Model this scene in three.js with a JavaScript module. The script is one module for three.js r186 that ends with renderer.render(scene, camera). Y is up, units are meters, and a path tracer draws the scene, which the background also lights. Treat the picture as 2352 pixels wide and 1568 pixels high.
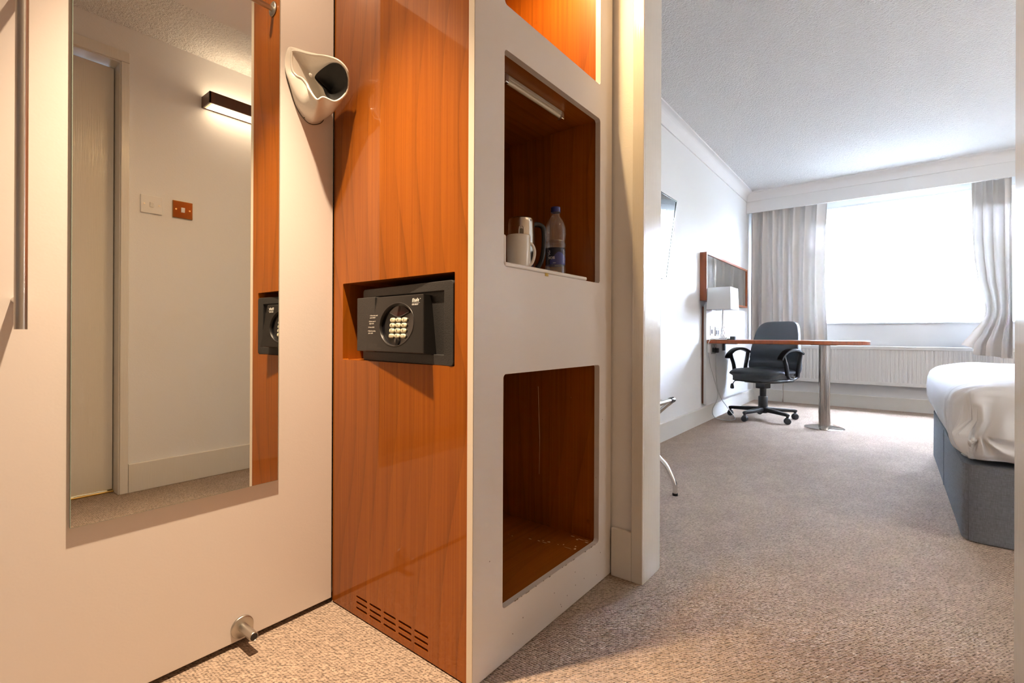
import * as THREE from 'three';
import { RectAreaLightUniformsLib } from 'three/addons/lights/RectAreaLightUniformsLib.js';
import { RoundedBoxGeometry } from 'three/addons/geometries/RoundedBoxGeometry.js';
import { mergeGeometries, mergeVertices, toCreasedNormals } from 'three/addons/utils/BufferGeometryUtils.js';

// ------------------------------------------------------------------ camera, sky, large lights, exposure
const scene = new THREE.Scene();
const renderer = new THREE.WebGLRenderer();
renderer.toneMapping = THREE.LinearToneMapping;
renderer.toneMappingExposure = 1.7;
renderer.shadowMap.enabled = true;
RectAreaLightUniformsLib.init();

const D2R = Math.PI / 180;
const camera = new THREE.PerspectiveCamera(2 * Math.atan(784 / 1105.5) / D2R, 1.5, 0.02, 200);
camera.position.set(0, 0.78, 0);
camera.rotation.order = 'YXZ';
camera.rotation.set(0.0579 * D2R, 38.6035 * D2R, 0.2307 * D2R);
camera.setViewOffset(2352, 1568, 9.16, 18.15, 2352, 1568);
scene.add(camera);

// bright overcast sky, the same in every direction
scene.background = new THREE.Color().setRGB(0.77, 0.91, 1.16);
scene.backgroundIntensity = 165;

const SPOT_CD = 15.5, SPOT_WIDE_CD = 1.0, WALL_LAMP = 4.2, CUBBY_LAMP = 420, BEDSIDE_CD = 2.7;
const WARM = new THREE.Color().setRGB(1.0, 0.74, 0.49);
const WARM2 = new THREE.Color().setRGB(1.0, 0.64, 0.29);

// ------------------------------------------------------------------ helpers
let seed = 12345;
function rnd() { seed = (seed + 0x6d2b79f5) | 0; let t = Math.imul(seed ^ (seed >>> 15), 1 | seed); t = (t + Math.imul(t ^ (t >>> 7), 61 | t)) ^ t; return ((t ^ (t >>> 14)) >>> 0) / 4294967296; }
const lerp = (a, b, t) => a + (b - a) * t;
const clamp = (x, a = 0, b = 1) => Math.min(b, Math.max(a, x));
const sstep = (a, b, x) => { const t = clamp((x - a) / (b - a)); return t * t * (3 - 2 * t); };
const V = (x, y, z) => new THREE.Vector3(x, y, z);

function noiseField(nx, ny, s) {       // a periodic value noise on an nx by ny lattice
  const keep = seed; seed = s; const g = new Float32Array(nx * ny); for (let i = 0; i < g.length; i++) g[i] = rnd(); seed = keep;
  return (u, v) => {
    const x = ((u % 1) + 1) % 1 * nx, y = ((v % 1) + 1) % 1 * ny, i = Math.floor(x), j = Math.floor(y);
    let fx = x - i, fy = y - j; fx = fx * fx * (3 - 2 * fx); fy = fy * fy * (3 - 2 * fy);
    const at = (a, b) => g[(b % ny) * nx + (a % nx)];
    return lerp(lerp(at(i, j), at(i + 1, j), fx), lerp(at(i, j + 1), at(i + 1, j + 1), fx), fy);
  };
}
function dataTex(n, m, fn, srgb, rx, ry) {
  const d = new Uint8Array(n * m * 4);
  for (let j = 0; j < m; j++) for (let i = 0; i < n; i++) {
    const c = fn(i / n, j / m, i, j), k = (j * n + i) * 4;
    d[k] = clamp(c[0]) * 255; d[k + 1] = clamp(c[1]) * 255; d[k + 2] = clamp(c[2]) * 255; d[k + 3] = 255;
  }
  const t = new THREE.DataTexture(d, n, m, THREE.RGBAFormat);
  t.wrapS = t.wrapT = THREE.RepeatWrapping; t.magFilter = THREE.LinearFilter; t.minFilter = THREE.LinearMipmapLinearFilter; t.generateMipmaps = true;
  if (srgb) t.colorSpace = THREE.SRGBColorSpace;
  t.repeat.set(1 / rx, 1 / ry); t.needsUpdate = true;
  return t;
}
function canvasTex(w, h, draw) {
  const c = document.createElement('canvas'); c.width = w; c.height = h; const x = c.getContext('2d'); draw(x, w, h);
  const t = new THREE.CanvasTexture(c); t.colorSpace = THREE.SRGBColorSpace; return t;
}
function uvMetres(g) {                 // planar uv in metres, by the way each face points
  if (!g.attributes.normal) g.computeVertexNormals();
  const p = g.attributes.position, n = g.attributes.normal, uv = new Float32Array(p.count * 2);
  for (let i = 0; i < p.count; i++) {
    const ax = Math.abs(n.getX(i)), ay = Math.abs(n.getY(i)), az = Math.abs(n.getZ(i));
    const [u, v] = ax >= ay && ax >= az ? [p.getZ(i), p.getY(i)] : ay >= az ? [p.getX(i), p.getZ(i)] : [p.getX(i), p.getY(i)];
    uv[2 * i] = u; uv[2 * i + 1] = v;
  }
  g.setAttribute('uv', new THREE.BufferAttribute(uv, 2));
  return g;
}
function bx(x0, x1, y0, y1, z0, z1, r = 0) {
  const w = Math.abs(x1 - x0), h = Math.abs(y1 - y0), d = Math.abs(z1 - z0);
  const g = r ? new RoundedBoxGeometry(w, h, d, 3, Math.min(r, w / 2.01, h / 2.01, d / 2.01)) : new THREE.BoxGeometry(w, h, d);
  g.translate((x0 + x1) / 2, (y0 + y1) / 2, (z0 + z1) / 2);
  return uvMetres(g);
}
function rot(g, x, y, z) { return g.applyMatrix4(new THREE.Matrix4().makeRotationFromEuler(new THREE.Euler(x, y, z))); }
function cyl(a, b, r0, r1 = r0, seg = 24) {       // a tapered cylinder from point a to point b
  const d = b.clone().sub(a), g = new THREE.CylinderGeometry(r1, r0, d.length(), seg);
  g.translate(0, d.length() / 2, 0);
  g.applyQuaternion(new THREE.Quaternion().setFromUnitVectors(V(0, 1, 0), d.clone().normalize()));
  return g.translate(a.x, a.y, a.z);
}
function tube(pts, r, seg = 48, rad = 12, closed = false, tension = 0.5) { return new THREE.TubeGeometry(new THREE.CatmullRomCurve3(pts, closed, 'catmullrom', tension), seg, r, rad, closed); }
function lathe(pts, seg = 40) { return new THREE.LatheGeometry(pts.map(([r, y]) => new THREE.Vector2(r, y)), seg); }
function gridGeo(nu, nv, fn) {
  const pos = [], uv = [], idx = [];
  for (let j = 0; j <= nv; j++) for (let i = 0; i <= nu; i++) { const p = fn(i / nu, j / nv); pos.push(p[0], p[1], p[2]); uv.push(p[3] ?? i / nu, p[4] ?? j / nv); }
  for (let j = 0; j < nv; j++) for (let i = 0; i < nu; i++) { const a = j * (nu + 1) + i, b = a + 1, c = a + nu + 1, d = c + 1; idx.push(a, b, d, a, d, c); }
  const g = new THREE.BufferGeometry();
  g.setAttribute('position', new THREE.Float32BufferAttribute(pos, 3)); g.setAttribute('uv', new THREE.Float32BufferAttribute(uv, 2)); g.setIndex(idx); g.computeVertexNormals();
  return g;
}
function superBox(a, b, c, e1, e2, nu = 64, nv = 32, warp) {   // a cushion-like rounded solid
  const f = (x, e) => Math.sign(x) * Math.pow(Math.abs(x), e), pos = [], idx = [];
  for (let j = 0; j <= nv; j++) for (let i = 0; i < nu; i++) {
    const p = (j / nv - 0.5) * Math.PI, t = i / nu * 2 * Math.PI;
    let q = V(a * f(Math.cos(p), e1) * f(Math.cos(t), e2), b * f(Math.sin(p), e1), c * f(Math.cos(p), e1) * f(Math.sin(t), e2));
    if (warp) q = warp(q) || q;
    pos.push(q.x, q.y, q.z);
  }
  for (let j = 0; j < nv; j++) for (let i = 0; i < nu; i++) { const k = (i + 1) % nu, A = j * nu + i, B = j * nu + k, C = A + nu, D = B + nu; idx.push(A, C, D, A, D, B); }
  let g = new THREE.BufferGeometry(); g.setAttribute('position', new THREE.Float32BufferAttribute(pos, 3)); g.setIndex(idx);
  g = mergeVertices(g, 1e-5); g.computeVertexNormals();
  return uvMetres(g);
}
function strip(pts, w, t, seg = 40, taper = () => 1) {         // a flat bar of width w (along x) and thickness t bent along points in a plane x = const
  const c = new THREE.CatmullRomCurve3(pts), pos = [], idx = [], P = c.getSpacedPoints(seg);
  for (let i = 0; i <= seg; i++) {
    const T = c.getTangentAt(i / seg), N = V(0, T.z, -T.y).normalize(), k = taper(i / seg);
    for (const [sx, sn] of [[-.5, -.32], [-.36, -.5], [.36, -.5], [.5, -.32], [.5, .32], [.36, .5], [-.36, .5], [-.5, .32]]) { const q = P[i].clone().addScaledVector(N, sn * t * k); pos.push(q.x + sx * w * k, q.y, q.z); }
  }
  for (let i = 0; i < seg; i++) for (let k = 0; k < 8; k++) { const a = i * 8 + k, b = i * 8 + (k + 1) % 8; idx.push(a, b, b + 8, a, b + 8, a + 8); }
  for (let k = 1; k < 7; k++) { idx.push(0, k + 1, k); const o = seg * 8; idx.push(o, o + k, o + k + 1); }
  const g = new THREE.BufferGeometry(); g.setAttribute('position', new THREE.Float32BufferAttribute(pos, 3)); g.setIndex(idx);
  const h = toCreasedNormals(g, 0.9); return uvMetres(h);
}
function rectShape(x0, x1, y0, y1, r = 0, S = THREE.Shape) {
  const s = new S();
  if (!r) { s.moveTo(x0, y0); s.lineTo(x1, y0); s.lineTo(x1, y1); s.lineTo(x0, y1); s.closePath(); return s; }
  s.moveTo(x0 + r, y0); s.lineTo(x1 - r, y0); s.absarc(x1 - r, y0 + r, r, -Math.PI / 2, 0); s.lineTo(x1, y1 - r); s.absarc(x1 - r, y1 - r, r, 0, Math.PI / 2);
  s.lineTo(x0 + r, y1); s.absarc(x0 + r, y1 - r, r, Math.PI / 2, Math.PI); s.lineTo(x0, y0 + r); s.absarc(x0 + r, y0 + r, r, Math.PI, 1.5 * Math.PI);
  return s;
}
const extr = (s, depth, o = {}) => new THREE.ExtrudeGeometry(s, { depth, bevelEnabled: false, curveSegments: 8, ...o });
function merged(list) { return mergeGeometries(list.map(g => { const h = g.index ? g.toNonIndexed() : g; for (const k of Object.keys(h.attributes)) if (!['position', 'normal', 'uv'].includes(k)) h.deleteAttribute(k); if (!h.attributes.uv) uvMetres(h); return h; })); }

const names = {};
function numbered(n) { const k = names[n] = (names[n] ?? -1) + 1; return k ? `${n}_${String(k).padStart(3, '0')}` : n; }
function mesh(name, g, m, parent) { const o = new THREE.Mesh(Array.isArray(g) ? merged(g) : g, m); o.name = name; o.castShadow = o.receiveShadow = true; parent.add(o); return o; }
const part = mesh;
function struct(name, g, m) { const o = mesh(numbered(name), g, m, scene); o.userData.kind = 'structure'; return o; }
function structGroup(name) { const o = new THREE.Group(); o.name = numbered(name); o.userData.kind = 'structure'; scene.add(o); return o; }
function thing(name, label, category, [x, y, z] = [0, 0, 0], turn = 0, group) {
  const o = new THREE.Group(); o.name = numbered(name); o.position.set(x, y, z); o.rotation.y = turn; o.userData = { label, category }; if (group) o.userData.group = group; scene.add(o); return o;
}
function single(name, label, category, g, m, group) { const o = mesh(numbered(name), g, m, scene); o.userData = { label, category }; if (group) o.userData.group = group; return o; }

// ------------------------------------------------------------------ materials
const rgb = (r, g, b) => new THREE.Color().setRGB(r, g, b);
const std = (o) => new THREE.MeshStandardMaterial(o);
const phys = (o) => new THREE.MeshPhysicalMaterial(o);

// loop pile carpet: every loop stamped as a slanted bump with its own tone
const CARPET_N = 1024, CARPET_M = 0.8;
const [carpetColor, carpetBump] = (() => {
  const N = CARPET_N, h = new Float32Array(N * N), tone = new Float32Array(N * N); seed = 77;
  const step = 8.2, rows = Math.floor(N / step);
  for (let r = 0; r < rows; r++) for (let c = 0; c < rows; c++) {
    const cx = (c + 0.5 * (r % 2) + (rnd() - .5) * .36) * N / rows, cy = (r + .5 + (rnd() - .5) * .36) * N / rows;
    const a = -0.75 + (rnd() - .5) * 0.4, ca = Math.cos(a), sa = Math.sin(a), rx = 5.4 + rnd() * 1.4, ry = 3.5 + rnd() * .8, top = .6 + .4 * rnd(), t = rnd();
    for (let j = -9; j <= 9; j++) for (let i = -9; i <= 9; i++) {
      const u = (i * ca + j * sa) / rx, v = (-i * sa + j * ca) / ry, q = 1 - u * u - v * v; if (q <= 0) continue;
      const X = ((Math.round(cx) + i) % N + N) % N, Y = ((Math.round(cy) + j) % N + N) % N, k = Y * N + X, z = top * Math.sqrt(q);
      if (z > h[k]) { h[k] = z; tone[k] = t; }
    }
  }
  const big = noiseField(9, 9, 5), mid = noiseField(31, 31, 6);
  const col = dataTex(N, N, (u, v, i, j) => {
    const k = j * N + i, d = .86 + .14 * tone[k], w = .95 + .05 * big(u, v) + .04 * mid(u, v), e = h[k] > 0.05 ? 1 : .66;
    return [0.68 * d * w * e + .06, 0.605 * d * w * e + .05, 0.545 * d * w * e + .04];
  }, true, CARPET_M, CARPET_M);
  const bmp = dataTex(N, N, (u, v, i, j) => { const z = h[j * N + i]; return [z, z, z]; }, false, CARPET_M, CARPET_M);
  return [col, bmp];
})();
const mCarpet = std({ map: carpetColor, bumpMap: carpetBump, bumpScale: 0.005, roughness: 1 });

// cherry veneer, grain running along v
function woodTex(s, dark) {
  const a = noiseField(3, 2, s), b = noiseField(9, 4, s + 1), f = noiseField(330, 6, s + 2), f2 = noiseField(130, 4, s + 3), f3 = noiseField(34, 3, s + 6), t = noiseField(4, 3, s + 4), pores = noiseField(420, 70, s + 5);
  return dataTex(1024, 1024, (u, v) => {
    const w = u * 9 + 2.6 * a(u, v) + .35 * b(u, v), r = w - Math.floor(w), line = Math.pow(r, 5) * (.25 + .75 * b(u + .3, v));
    const fib = .45 * f(u, v) + .33 * f2(u, v) + .22 * f3(u, v), po = pores(u, v) > .88 ? .035 : 0;
    const k = (.90 - .13 * line + .16 * (fib - .5) - po) * (.93 + .15 * t(u, v)) * dark;
    return [0.655 * k, 0.352 * k * (.95 + .10 * fib), 0.055 * k * (.80 + .40 * fib)];
  }, true, .62, 1.25);
}
const wood1 = woodTex(31, 1), wood2 = woodTex(91, .93);
const mWoodPanel = phys({ map: wood1, roughness: .5, specularIntensity: .25, clearcoat: .75, clearcoatRoughness: .05 });
const mWood = phys({ map: wood2, roughness: .4, clearcoat: .25, clearcoatRoughness: .14 });
const mWoodB = phys({ map: wood1, roughness: .4, clearcoat: .25, clearcoatRoughness: .14 });
const mWoodDark = phys({ map: wood2, color: rgb(.30, .22, .22), roughness: .35, clearcoat: .3, clearcoatRoughness: .2 });
const mWoodRed = phys({ map: wood2, color: rgb(.85, .62, .62), roughness: .35, clearcoat: .4, clearcoatRoughness: .2 });

// paint: orange-peel for rolled walls, streaks for brushed gloss, stipple for the plaster ceilings
const n1 = noiseField(160, 160, 3), n2 = noiseField(60, 60, 4), n3 = noiseField(8, 8, 8);
const rollBump = dataTex(512, 512, (u, v) => { const k = .6 * n1(u, v) + .4 * n2(u, v); return [k, k, k]; }, false, .5, .5);
const bs1 = noiseField(220, 5, 14), bs2 = noiseField(70, 9, 15);
const brushBump = dataTex(512, 512, (u, v) => { const k = .6 * bs1(u, v) + .4 * bs2(u, v); return [k, k, k]; }, false, .16, .5);
const st1 = noiseField(70, 70, 21), st2 = noiseField(150, 150, 22), st3 = noiseField(20, 20, 23);
const stippleBump = dataTex(1024, 1024, (u, v) => { const a = Math.abs(st1(u, v) - .5) * 2, b = Math.abs(st2(u + .01 * a, v) - .5) * 2, k = clamp(.55 * Math.pow(1 - a, 2) + .45 * (1 - b) * (1 - b) + .15 * st3(u, v)); return [k, k, k]; }, false, .8, .8);
const mWall = std({ color: rgb(.86, .865, .875), bumpMap: rollBump, bumpScale: .0002, roughness: .75 });
const mCeil = std({ color: rgb(.88, .88, .885), bumpMap: stippleBump, bumpScale: .006, roughness: .9 });
const mPlaster = std({ color: rgb(.86, .86, .86), bumpMap: rollBump, bumpScale: .0004, roughness: .8 });
const mGloss = phys({ color: rgb(.81, .795, .75), bumpMap: brushBump, bumpScale: .0005, roughness: .22, clearcoat: .3, clearcoatRoughness: .08 });
const mSkirt = phys({ color: rgb(.80, .78, .735), roughness: .3, bumpMap: brushBump, bumpScale: .0003 });
const mCornice = std({ color: rgb(.87, .865, .87), roughness: .6 });
const mLaminate = phys({ color: rgb(.79, .735, .70), roughness: .38, clearcoat: .15, clearcoatRoughness: .25, bumpMap: rollBump, bumpScale: .00008 });
const mUnit = phys({ color: rgb(.76, .725, .71), roughness: .42, clearcoat: .1, clearcoatRoughness: .3 });
const mEdge = std({ color: rgb(.80, .72, .60), roughness: .45 });
const mWhite = std({ color: rgb(.82, .82, .82), roughness: .4 });
const mSteel = std({ color: rgb(.60, .565, .52), metalness: 1, roughness: .28 });
const mChrome = std({ color: rgb(.80, .80, .80), metalness: 1, roughness: .08 });
const mSatin = std({ color: rgb(.56, .54, .50), metalness: 1, roughness: .36 });
const mBrass = std({ color: rgb(.75, .52, .16), metalness: 1, roughness: .3 });
const mMirror = std({ color: rgb(.84, .85, .835), metalness: 1, roughness: 0.0 });
const mGlassEdge = phys({ color: rgb(.35, .45, .40), roughness: .1 });
const mBlack = std({ color: rgb(.012, .012, .013), roughness: .45 });
const mBlackGloss = phys({ color: rgb(.006, .006, .008), roughness: .12, clearcoat: .6, clearcoatRoughness: .05 });
const speck = noiseField(230, 230, 41);
const safeBump = dataTex(512, 512, (u, v) => { const k = speck(u, v); return [k, k, k]; }, false, .25, .25);
const mSafe = phys({ color: rgb(.028, .027, .027), roughness: .46, bumpMap: safeBump, bumpScale: .0003 });
const mSafeFascia = phys({ color: rgb(.013, .012, .012), roughness: .38 });
const mCream = phys({ color: rgb(.82, .775, .70), roughness: .2, clearcoat: .5, clearcoatRoughness: .08 });
const leatherN = noiseField(190, 190, 51), leatherM = noiseField(70, 70, 52);
const leatherBump = dataTex(512, 512, (u, v) => { const k = .5 * leatherN(u, v) + .5 * leatherM(u, v); return [k, k, k]; }, false, .3, .3);
const mLeather = phys({ color: rgb(.075, .092, .115), roughness: .38, bumpMap: leatherBump, bumpScale: .0006 });
const mPlastic = std({ color: rgb(.022, .025, .03), roughness: .42 });
const cw = noiseField(256, 24, 61), cw2 = noiseField(24, 256, 62);
const clothBump = dataTex(512, 512, (u, v, i, j) => { const k = .5 * ((i + j) % 4 < 2 ? 1 : .2) + .3 * cw(u, v) + .2 * cw2(u, v); return [k, k, k]; }, false, .25, .25);
const clothTone = dataTex(512, 512, (u, v, i, j) => { const k = .80 + .12 * cw(u, v) + .12 * cw2(u, v) - ((i + j) % 4 < 2 ? 0 : .09); return [k, k, k]; }, true, .25, .25);
const mDivan = std({ map: clothTone, color: rgb(.25, .265, .295), bumpMap: clothBump, bumpScale: .0009, roughness: 1 });
const mSheet = std({ color: rgb(.86, .87, .89), roughness: .8 });
const mCurtain = phys({ color: rgb(.72, .675, .64), roughness: .9, transmission: .035, thickness: 0, side: THREE.DoubleSide });
const mSheer = phys({ color: rgb(.96, .965, .975), roughness: .8, transmission: .82, thickness: 0, side: THREE.DoubleSide, specularIntensity: .2 });
const mHeading = phys({ color: rgb(.90, .91, .92), roughness: .95, transmission: .35, thickness: 0, side: THREE.DoubleSide });
const mPane = phys({ color: rgb(1, 1, 1), roughness: 0, transmission: 1, thickness: 0 });
const mUpvc = std({ color: rgb(.85, .86, .87), roughness: .3 });
const mRad = std({ color: rgb(.80, .785, .765), roughness: .4 });
const mShade = phys({ color: rgb(.86, .87, .88), roughness: .9, transmission: .18, thickness: 0, side: THREE.DoubleSide });
const mOpal = std({ color: rgb(.8, .75, .65), emissive: rgb(1.0, .66, .30), emissiveIntensity: .6, roughness: .5 });

// ------------------------------------------------------------------ the setting: bedroom and lobby shell
const XL = -1.32, ZW = -6.425, ZP0 = -1.445, ZP1 = -1.56, CEIL = 2.41, HALLC = 2.262, SOFF = 2.15, XO = .385, XR = 2.45, ZB = 1.9;
const XD = -1.27, ZPAN = -.777, XU = -.716;
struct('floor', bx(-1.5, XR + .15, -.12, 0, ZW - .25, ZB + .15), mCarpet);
struct('wall_left', bx(XL - .14, XL, 0, 2.6, ZW - .25, ZB + .15), mWall);
struct('wall_right', bx(XR, XR + .14, 0, 2.6, ZW - .25, ZB + .15), mWall);
struct('wall_back', bx(XL, XR, 0, 2.6, ZB, ZB + .14), mWall);
// window wall with its opening
const WX0 = -.82, WX1 = .98, WY0 = .925, WY1 = 2.105;
struct('wall_window', [bx(XL, WX0, 0, 2.6, ZW - .25, ZW), bx(WX1, XR, 0, 2.6, ZW - .25, ZW), bx(WX0, WX1, 0, WY0, ZW - .25, ZW), bx(WX0, WX1, WY1, 2.6, ZW - .25, ZW)], mWall);
// wall between the lobby and the bedroom, with the doorway
const JX0 = -.604, JX1 = .217, HEAD = 2.06;
struct('wall_front', [bx(XL, JX0 - .03, 0, 2.6, ZP1, ZP0), bx(JX1 + .03, XR, 0, 2.6, ZP1, ZP0), bx(JX0 - .03, JX1 + .03, HEAD + .03, 2.6, ZP1, ZP0)], mWall);
struct('ceiling', bx(XL, XR, CEIL, 2.6, ZW - .2, ZP1), mCeil);
// lobby: opposite wall with bathroom door
const BZ0 = -.64, BZ1 = .14, BH = 2.08;
struct('wall_side', [bx(XO, XO + .16, 0, 2.6, ZP0, BZ0 - .03), bx(XO, XO + .16, 0, 2.6, BZ1 + .03, ZB), bx(XO, XO + .16, BH + .03, 2.6, BZ0 - .03, BZ1 + .03)], mWall);
struct('ceiling_lobby', bx(-.205, XO, HALLC, 2.6, ZP0, ZB), mCeil);
struct('ceiling_soffit', bx(XL, -.205, SOFF, 2.6, ZP0, ZB), mPlaster);
struct('wall_bathroom', bx(1.2, 1.3, 0, 2.6, ZP0, ZB), mWall);

// skirting boards
function skirt(name, g) { return struct(name, g, mSkirt); }
function skirtProfile(len, h = .135, t = .016) { const s = new THREE.Shape(); s.moveTo(0, 0); s.lineTo(t, 0); s.lineTo(t, h - .006); s.quadraticCurveTo(t, h, t - .006, h); s.lineTo(0, h); s.closePath(); return extr(s, len); }
skirt('baseboard_left', uvMetres(skirtProfile(ZP1 - ZW).translate(XL, 0, ZW)));
skirt('baseboard_window', uvMetres(rot(skirtProfile(XR - XL), 0, -Math.PI / 2, 0).translate(XR, 0, ZW)));
skirt('baseboard_front', bx(-.712, -.642, 0, .155, ZP0, ZP0 + .015, .003));
skirt('baseboard_side', bx(XO - .016, XO, 0, .14, ZP0, -.678, .003));

// doorway lining, stop and architraves
const jamb = structGroup('trim_1');
part('lining', bx(JX0 - .03, JX0, 0, HEAD, ZP1 - .004, ZP0 + .004, .002), mGloss, jamb);
part('lining', bx(JX1, JX1 + .03, 0, HEAD, ZP1 - .004, ZP0 + .004, .002), mGloss, jamb);
part('lining', bx(JX0 - .03, JX1 + .03, HEAD, HEAD + .03, ZP1 - .004, ZP0 + .004, .002), mGloss, jamb);
for (const [z0, z1] of [[ZP0, ZP0 + .015], [ZP1 - .015, ZP1]]) {
  part('architrave', bx(JX0 - .038, JX0 - .0005, 0, HEAD, z0, z1, .003), mGloss, jamb);
  part('architrave', bx(JX1 + .0005, JX1 + .038, 0, HEAD, z0, z1, .003), mGloss, jamb);
  part('architrave', bx(JX0 - .038, JX1 + .038, HEAD + .0005, HEAD + .045, z0, z1, .003), mGloss, jamb);
}

// bathroom door (seen in the mirror): architrave, lining, leaf, brass threshold
const bd = structGroup('door_1');
part('leaf', bx(.468, .508, .012, BH - .003, BZ0 + .003, BZ1 - .003, .002), mGloss, bd);
part('lining', bx(XO - .002, XO + .162, 0, BH, BZ0 - .03, BZ0), mGloss, bd);
part('lining', bx(XO - .002, XO + .162, 0, BH, BZ1, BZ1 + .03), mGloss, bd);
part('lining', bx(XO - .002, XO + .162, BH, BH + .03, BZ0 - .03, BZ1 + .03), mGloss, bd);
part('door_stop_bead', bx(.508, .523, 0, BH, BZ0, BZ0 + .014), mGloss, bd);
part('architrave', bx(XO - .016, XO, 0, BH + .003, BZ0 - .037, BZ0 - .004, .003), mGloss, bd);
part('architrave', bx(XO - .016, XO, 0, BH + .003, BZ1 + .004, BZ1 + .037, .003), mGloss, bd);
part('architrave', bx(XO - .016, XO, BH + .004, BH + .055, BZ0 - .037, BZ1 + .037, .003), mGloss, bd);
part('threshold', bx(.452, .53, 0, .008, BZ0, BZ1, .003), mBrass, bd);

// cornice, pelmet over the curtains
function cove(len) { const s = new THREE.Shape(); s.moveTo(0, 0); s.lineTo(.010, 0); s.lineTo(.010, .008); s.quadraticCurveTo(.014, .086, .068, .088); s.lineTo(.078, .088); s.lineTo(.078, .1); s.lineTo(0, .1); s.closePath(); return extr(s, len, { curveSegments: 14 }); }
const ZPEL = -6.05;
struct('trim_2', uvMetres(toCreasedNormals(cove(ZP1 - ZPEL).translate(XL, CEIL - .1, ZPEL), .5)), mCornice);
struct('trim_3', uvMetres(toCreasedNormals(rot(cove(XR - XL), 0, -Math.PI / 2, 0).translate(XR, CEIL - .1, ZPEL), .5)), mCornice);
struct('trim_4', bx(XL, XR, 2.178, CEIL, ZPEL - .02, ZPEL, .002), mPlaster);

// ------------------------------------------------------------------ window and what lies outside
const win = structGroup('window_1');
const WZ0 = ZW - .17, WZ1 = ZW - .11;
const fb = (x0, x1, y0, y1, n = 'frame') => part(n, bx(x0, x1, y0, y1, WZ0, WZ1, .006), mUpvc, win);
fb(WX0, WX1, WY0, WY0 + .055); fb(WX0, WX1, WY1 - .055, WY1); fb(WX0, WX0 + .055, WY0, WY1); fb(WX1 - .055, WX1, WY0, WY1);
fb(-.365, -.275, WY0, WY1, 'mullion'); fb(WX0 + .05, -.365, 1.69, 1.77, 'transom');
part('pane', bx(WX0 + .05, -.365, WY0 + .05, 1.69, WZ0 + .028, WZ0 + .032), mPane, win);
part('pane', bx(WX0 + .05, -.365, 1.77, WY1 - .05, WZ0 + .028, WZ0 + .032), mPane, win);
part('pane', bx(-.275, WX1 - .05, WY0 + .05, WY1 - .05, WZ0 + .028, WZ0 + .032), mPane, win);
part('sill', bx(WX0 - .03, WX1 + .03, WY0 - .022, WY0, ZW - .12, ZW + .03, .006), mUpvc, win);

const grassN = noiseField(60, 60, 71), grassM = noiseField(9, 9, 72);
const mGrass = std({ map: dataTex(256, 256, (u, v) => { const k = .7 + .2 * grassN(u, v) + .15 * grassM(u, v); return [.62 * k, .62 * k, .60 * k]; }, true, 3, 3), roughness: 1 });
struct('ground_outside', bx(-30, 30, -.6, -.5, -40, ZW - .6), mGrass);
const mLeaf = std({ color: rgb(.16, .22, .12), roughness: .9 });
const mBark = std({ color: rgb(.16, .12, .09), roughness: .9 });
function bush(label, x, z, r, h, s) {
  const o = thing('garden_tree', label, 'tree', [x, -.5, z], 0, 'trees beyond the window'), nn = noiseField(16, 16, s), n2_ = noiseField(40, 40, s + 1);
  part('foliage', superBox(r, h / 2, r * .8, 1, 1, 56, 36, q => { const a = Math.atan2(q.z, q.x) / 6.283, b = q.y / h; const k = .78 + .35 * nn(a, b) + .14 * n2_(a, b); return V(q.x * k, q.y * (.9 + .2 * nn(a, b)) + h * .62, q.z * k); }), mLeaf, o);
  part('trunk', cyl(V(0, 0, 0), V(0, h * .4, 0), .16, .11, 10), mBark, o);
}
bush('broad leafy tree behind the net curtain, left of the others', -8.6, -19, 3.4, 3.6, 301);
bush('tallest leafy tree in the middle of the window view', 0.2, -22, 3.6, 4.4, 311);
bush('low round tree outside on the right of the window', 8.4, -18, 3.2, 3.4, 321);

// ------------------------------------------------------------------ wardrobe doors with handle
const door = structGroup('door_2');
part('leaf', bx(XD - .022, XD, .014, SOFF - .012, ZPAN + .003, -.032, .0015), mLaminate, door);
function pull(parent, z) {
  const h = part('pull_handle', cyl(V(XD + .06, .785, z), V(XD + .06, 1.46, z), .009), mSteel, parent);
  for (const y of [.839, 1.40]) part('post', cyl(V(XD, y, z), V(XD + .056, y, z), .0068), mSteel, h);
}
pull(door, -.128);
const door3 = structGroup('door_3');
part('leaf', bx(XD - .022, XD, .014, SOFF - .012, -.028, .72, .0015), mLaminate, door3);
pull(door3, .068);
struct('trim_5', bx(XL, XD - .004, 0, SOFF, .724, .76), mLaminate);
struct('trim_6', bx(XL, XD, 0, SOFF, .76, ZB), mWall);

// mirror on the wardrobe door
const mir = thing('wardrobe_mirror', 'tall frameless mirror fixed to the pale wardrobe door', 'mirror', [XD, 0, 0]);
part('mirror_glass', bx(.0042, .0075, .394, 1.86, -.613, -.2045), mMirror, mir);
part('glass_edge', [bx(.0005, .0074, .3935, .3945, -.6135, -.204), bx(.0005, .0074, .394, 1.86, -.2046, -.2036), bx(.0005, .0074, .394, 1.86, -.614, -.613), bx(.0005, .0042, .40, 1.85, -.605, -.212)], mGlassEdge, mir);

// door stop near the floor
const stop = thing('door_stop', 'brushed steel door stop with round rose low on the wardrobe door', 'door stop', [XD, .046, -.5285]);
part('rose', rot(lathe([[0, 0], [.0268, 0], [.0268, .003], [.0245, .0058], [.011, .0062], [0, .0062]], 40), 0, 0, -Math.PI / 2), mSatin, stop);
part('pin', rot(lathe([[.0108, .004], [.0108, .064], [.0098, .0665], [.0085, .0665], [.0085, .063], [0, .063]], 32), 0, 0, -Math.PI / 2), mSatin, stop);
part('rubber_end', rot(lathe([[0, .0665], [.0084, .0665], [.0084, .0632]], 24), 0, 0, -Math.PI / 2), mBlack, stop);

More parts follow.
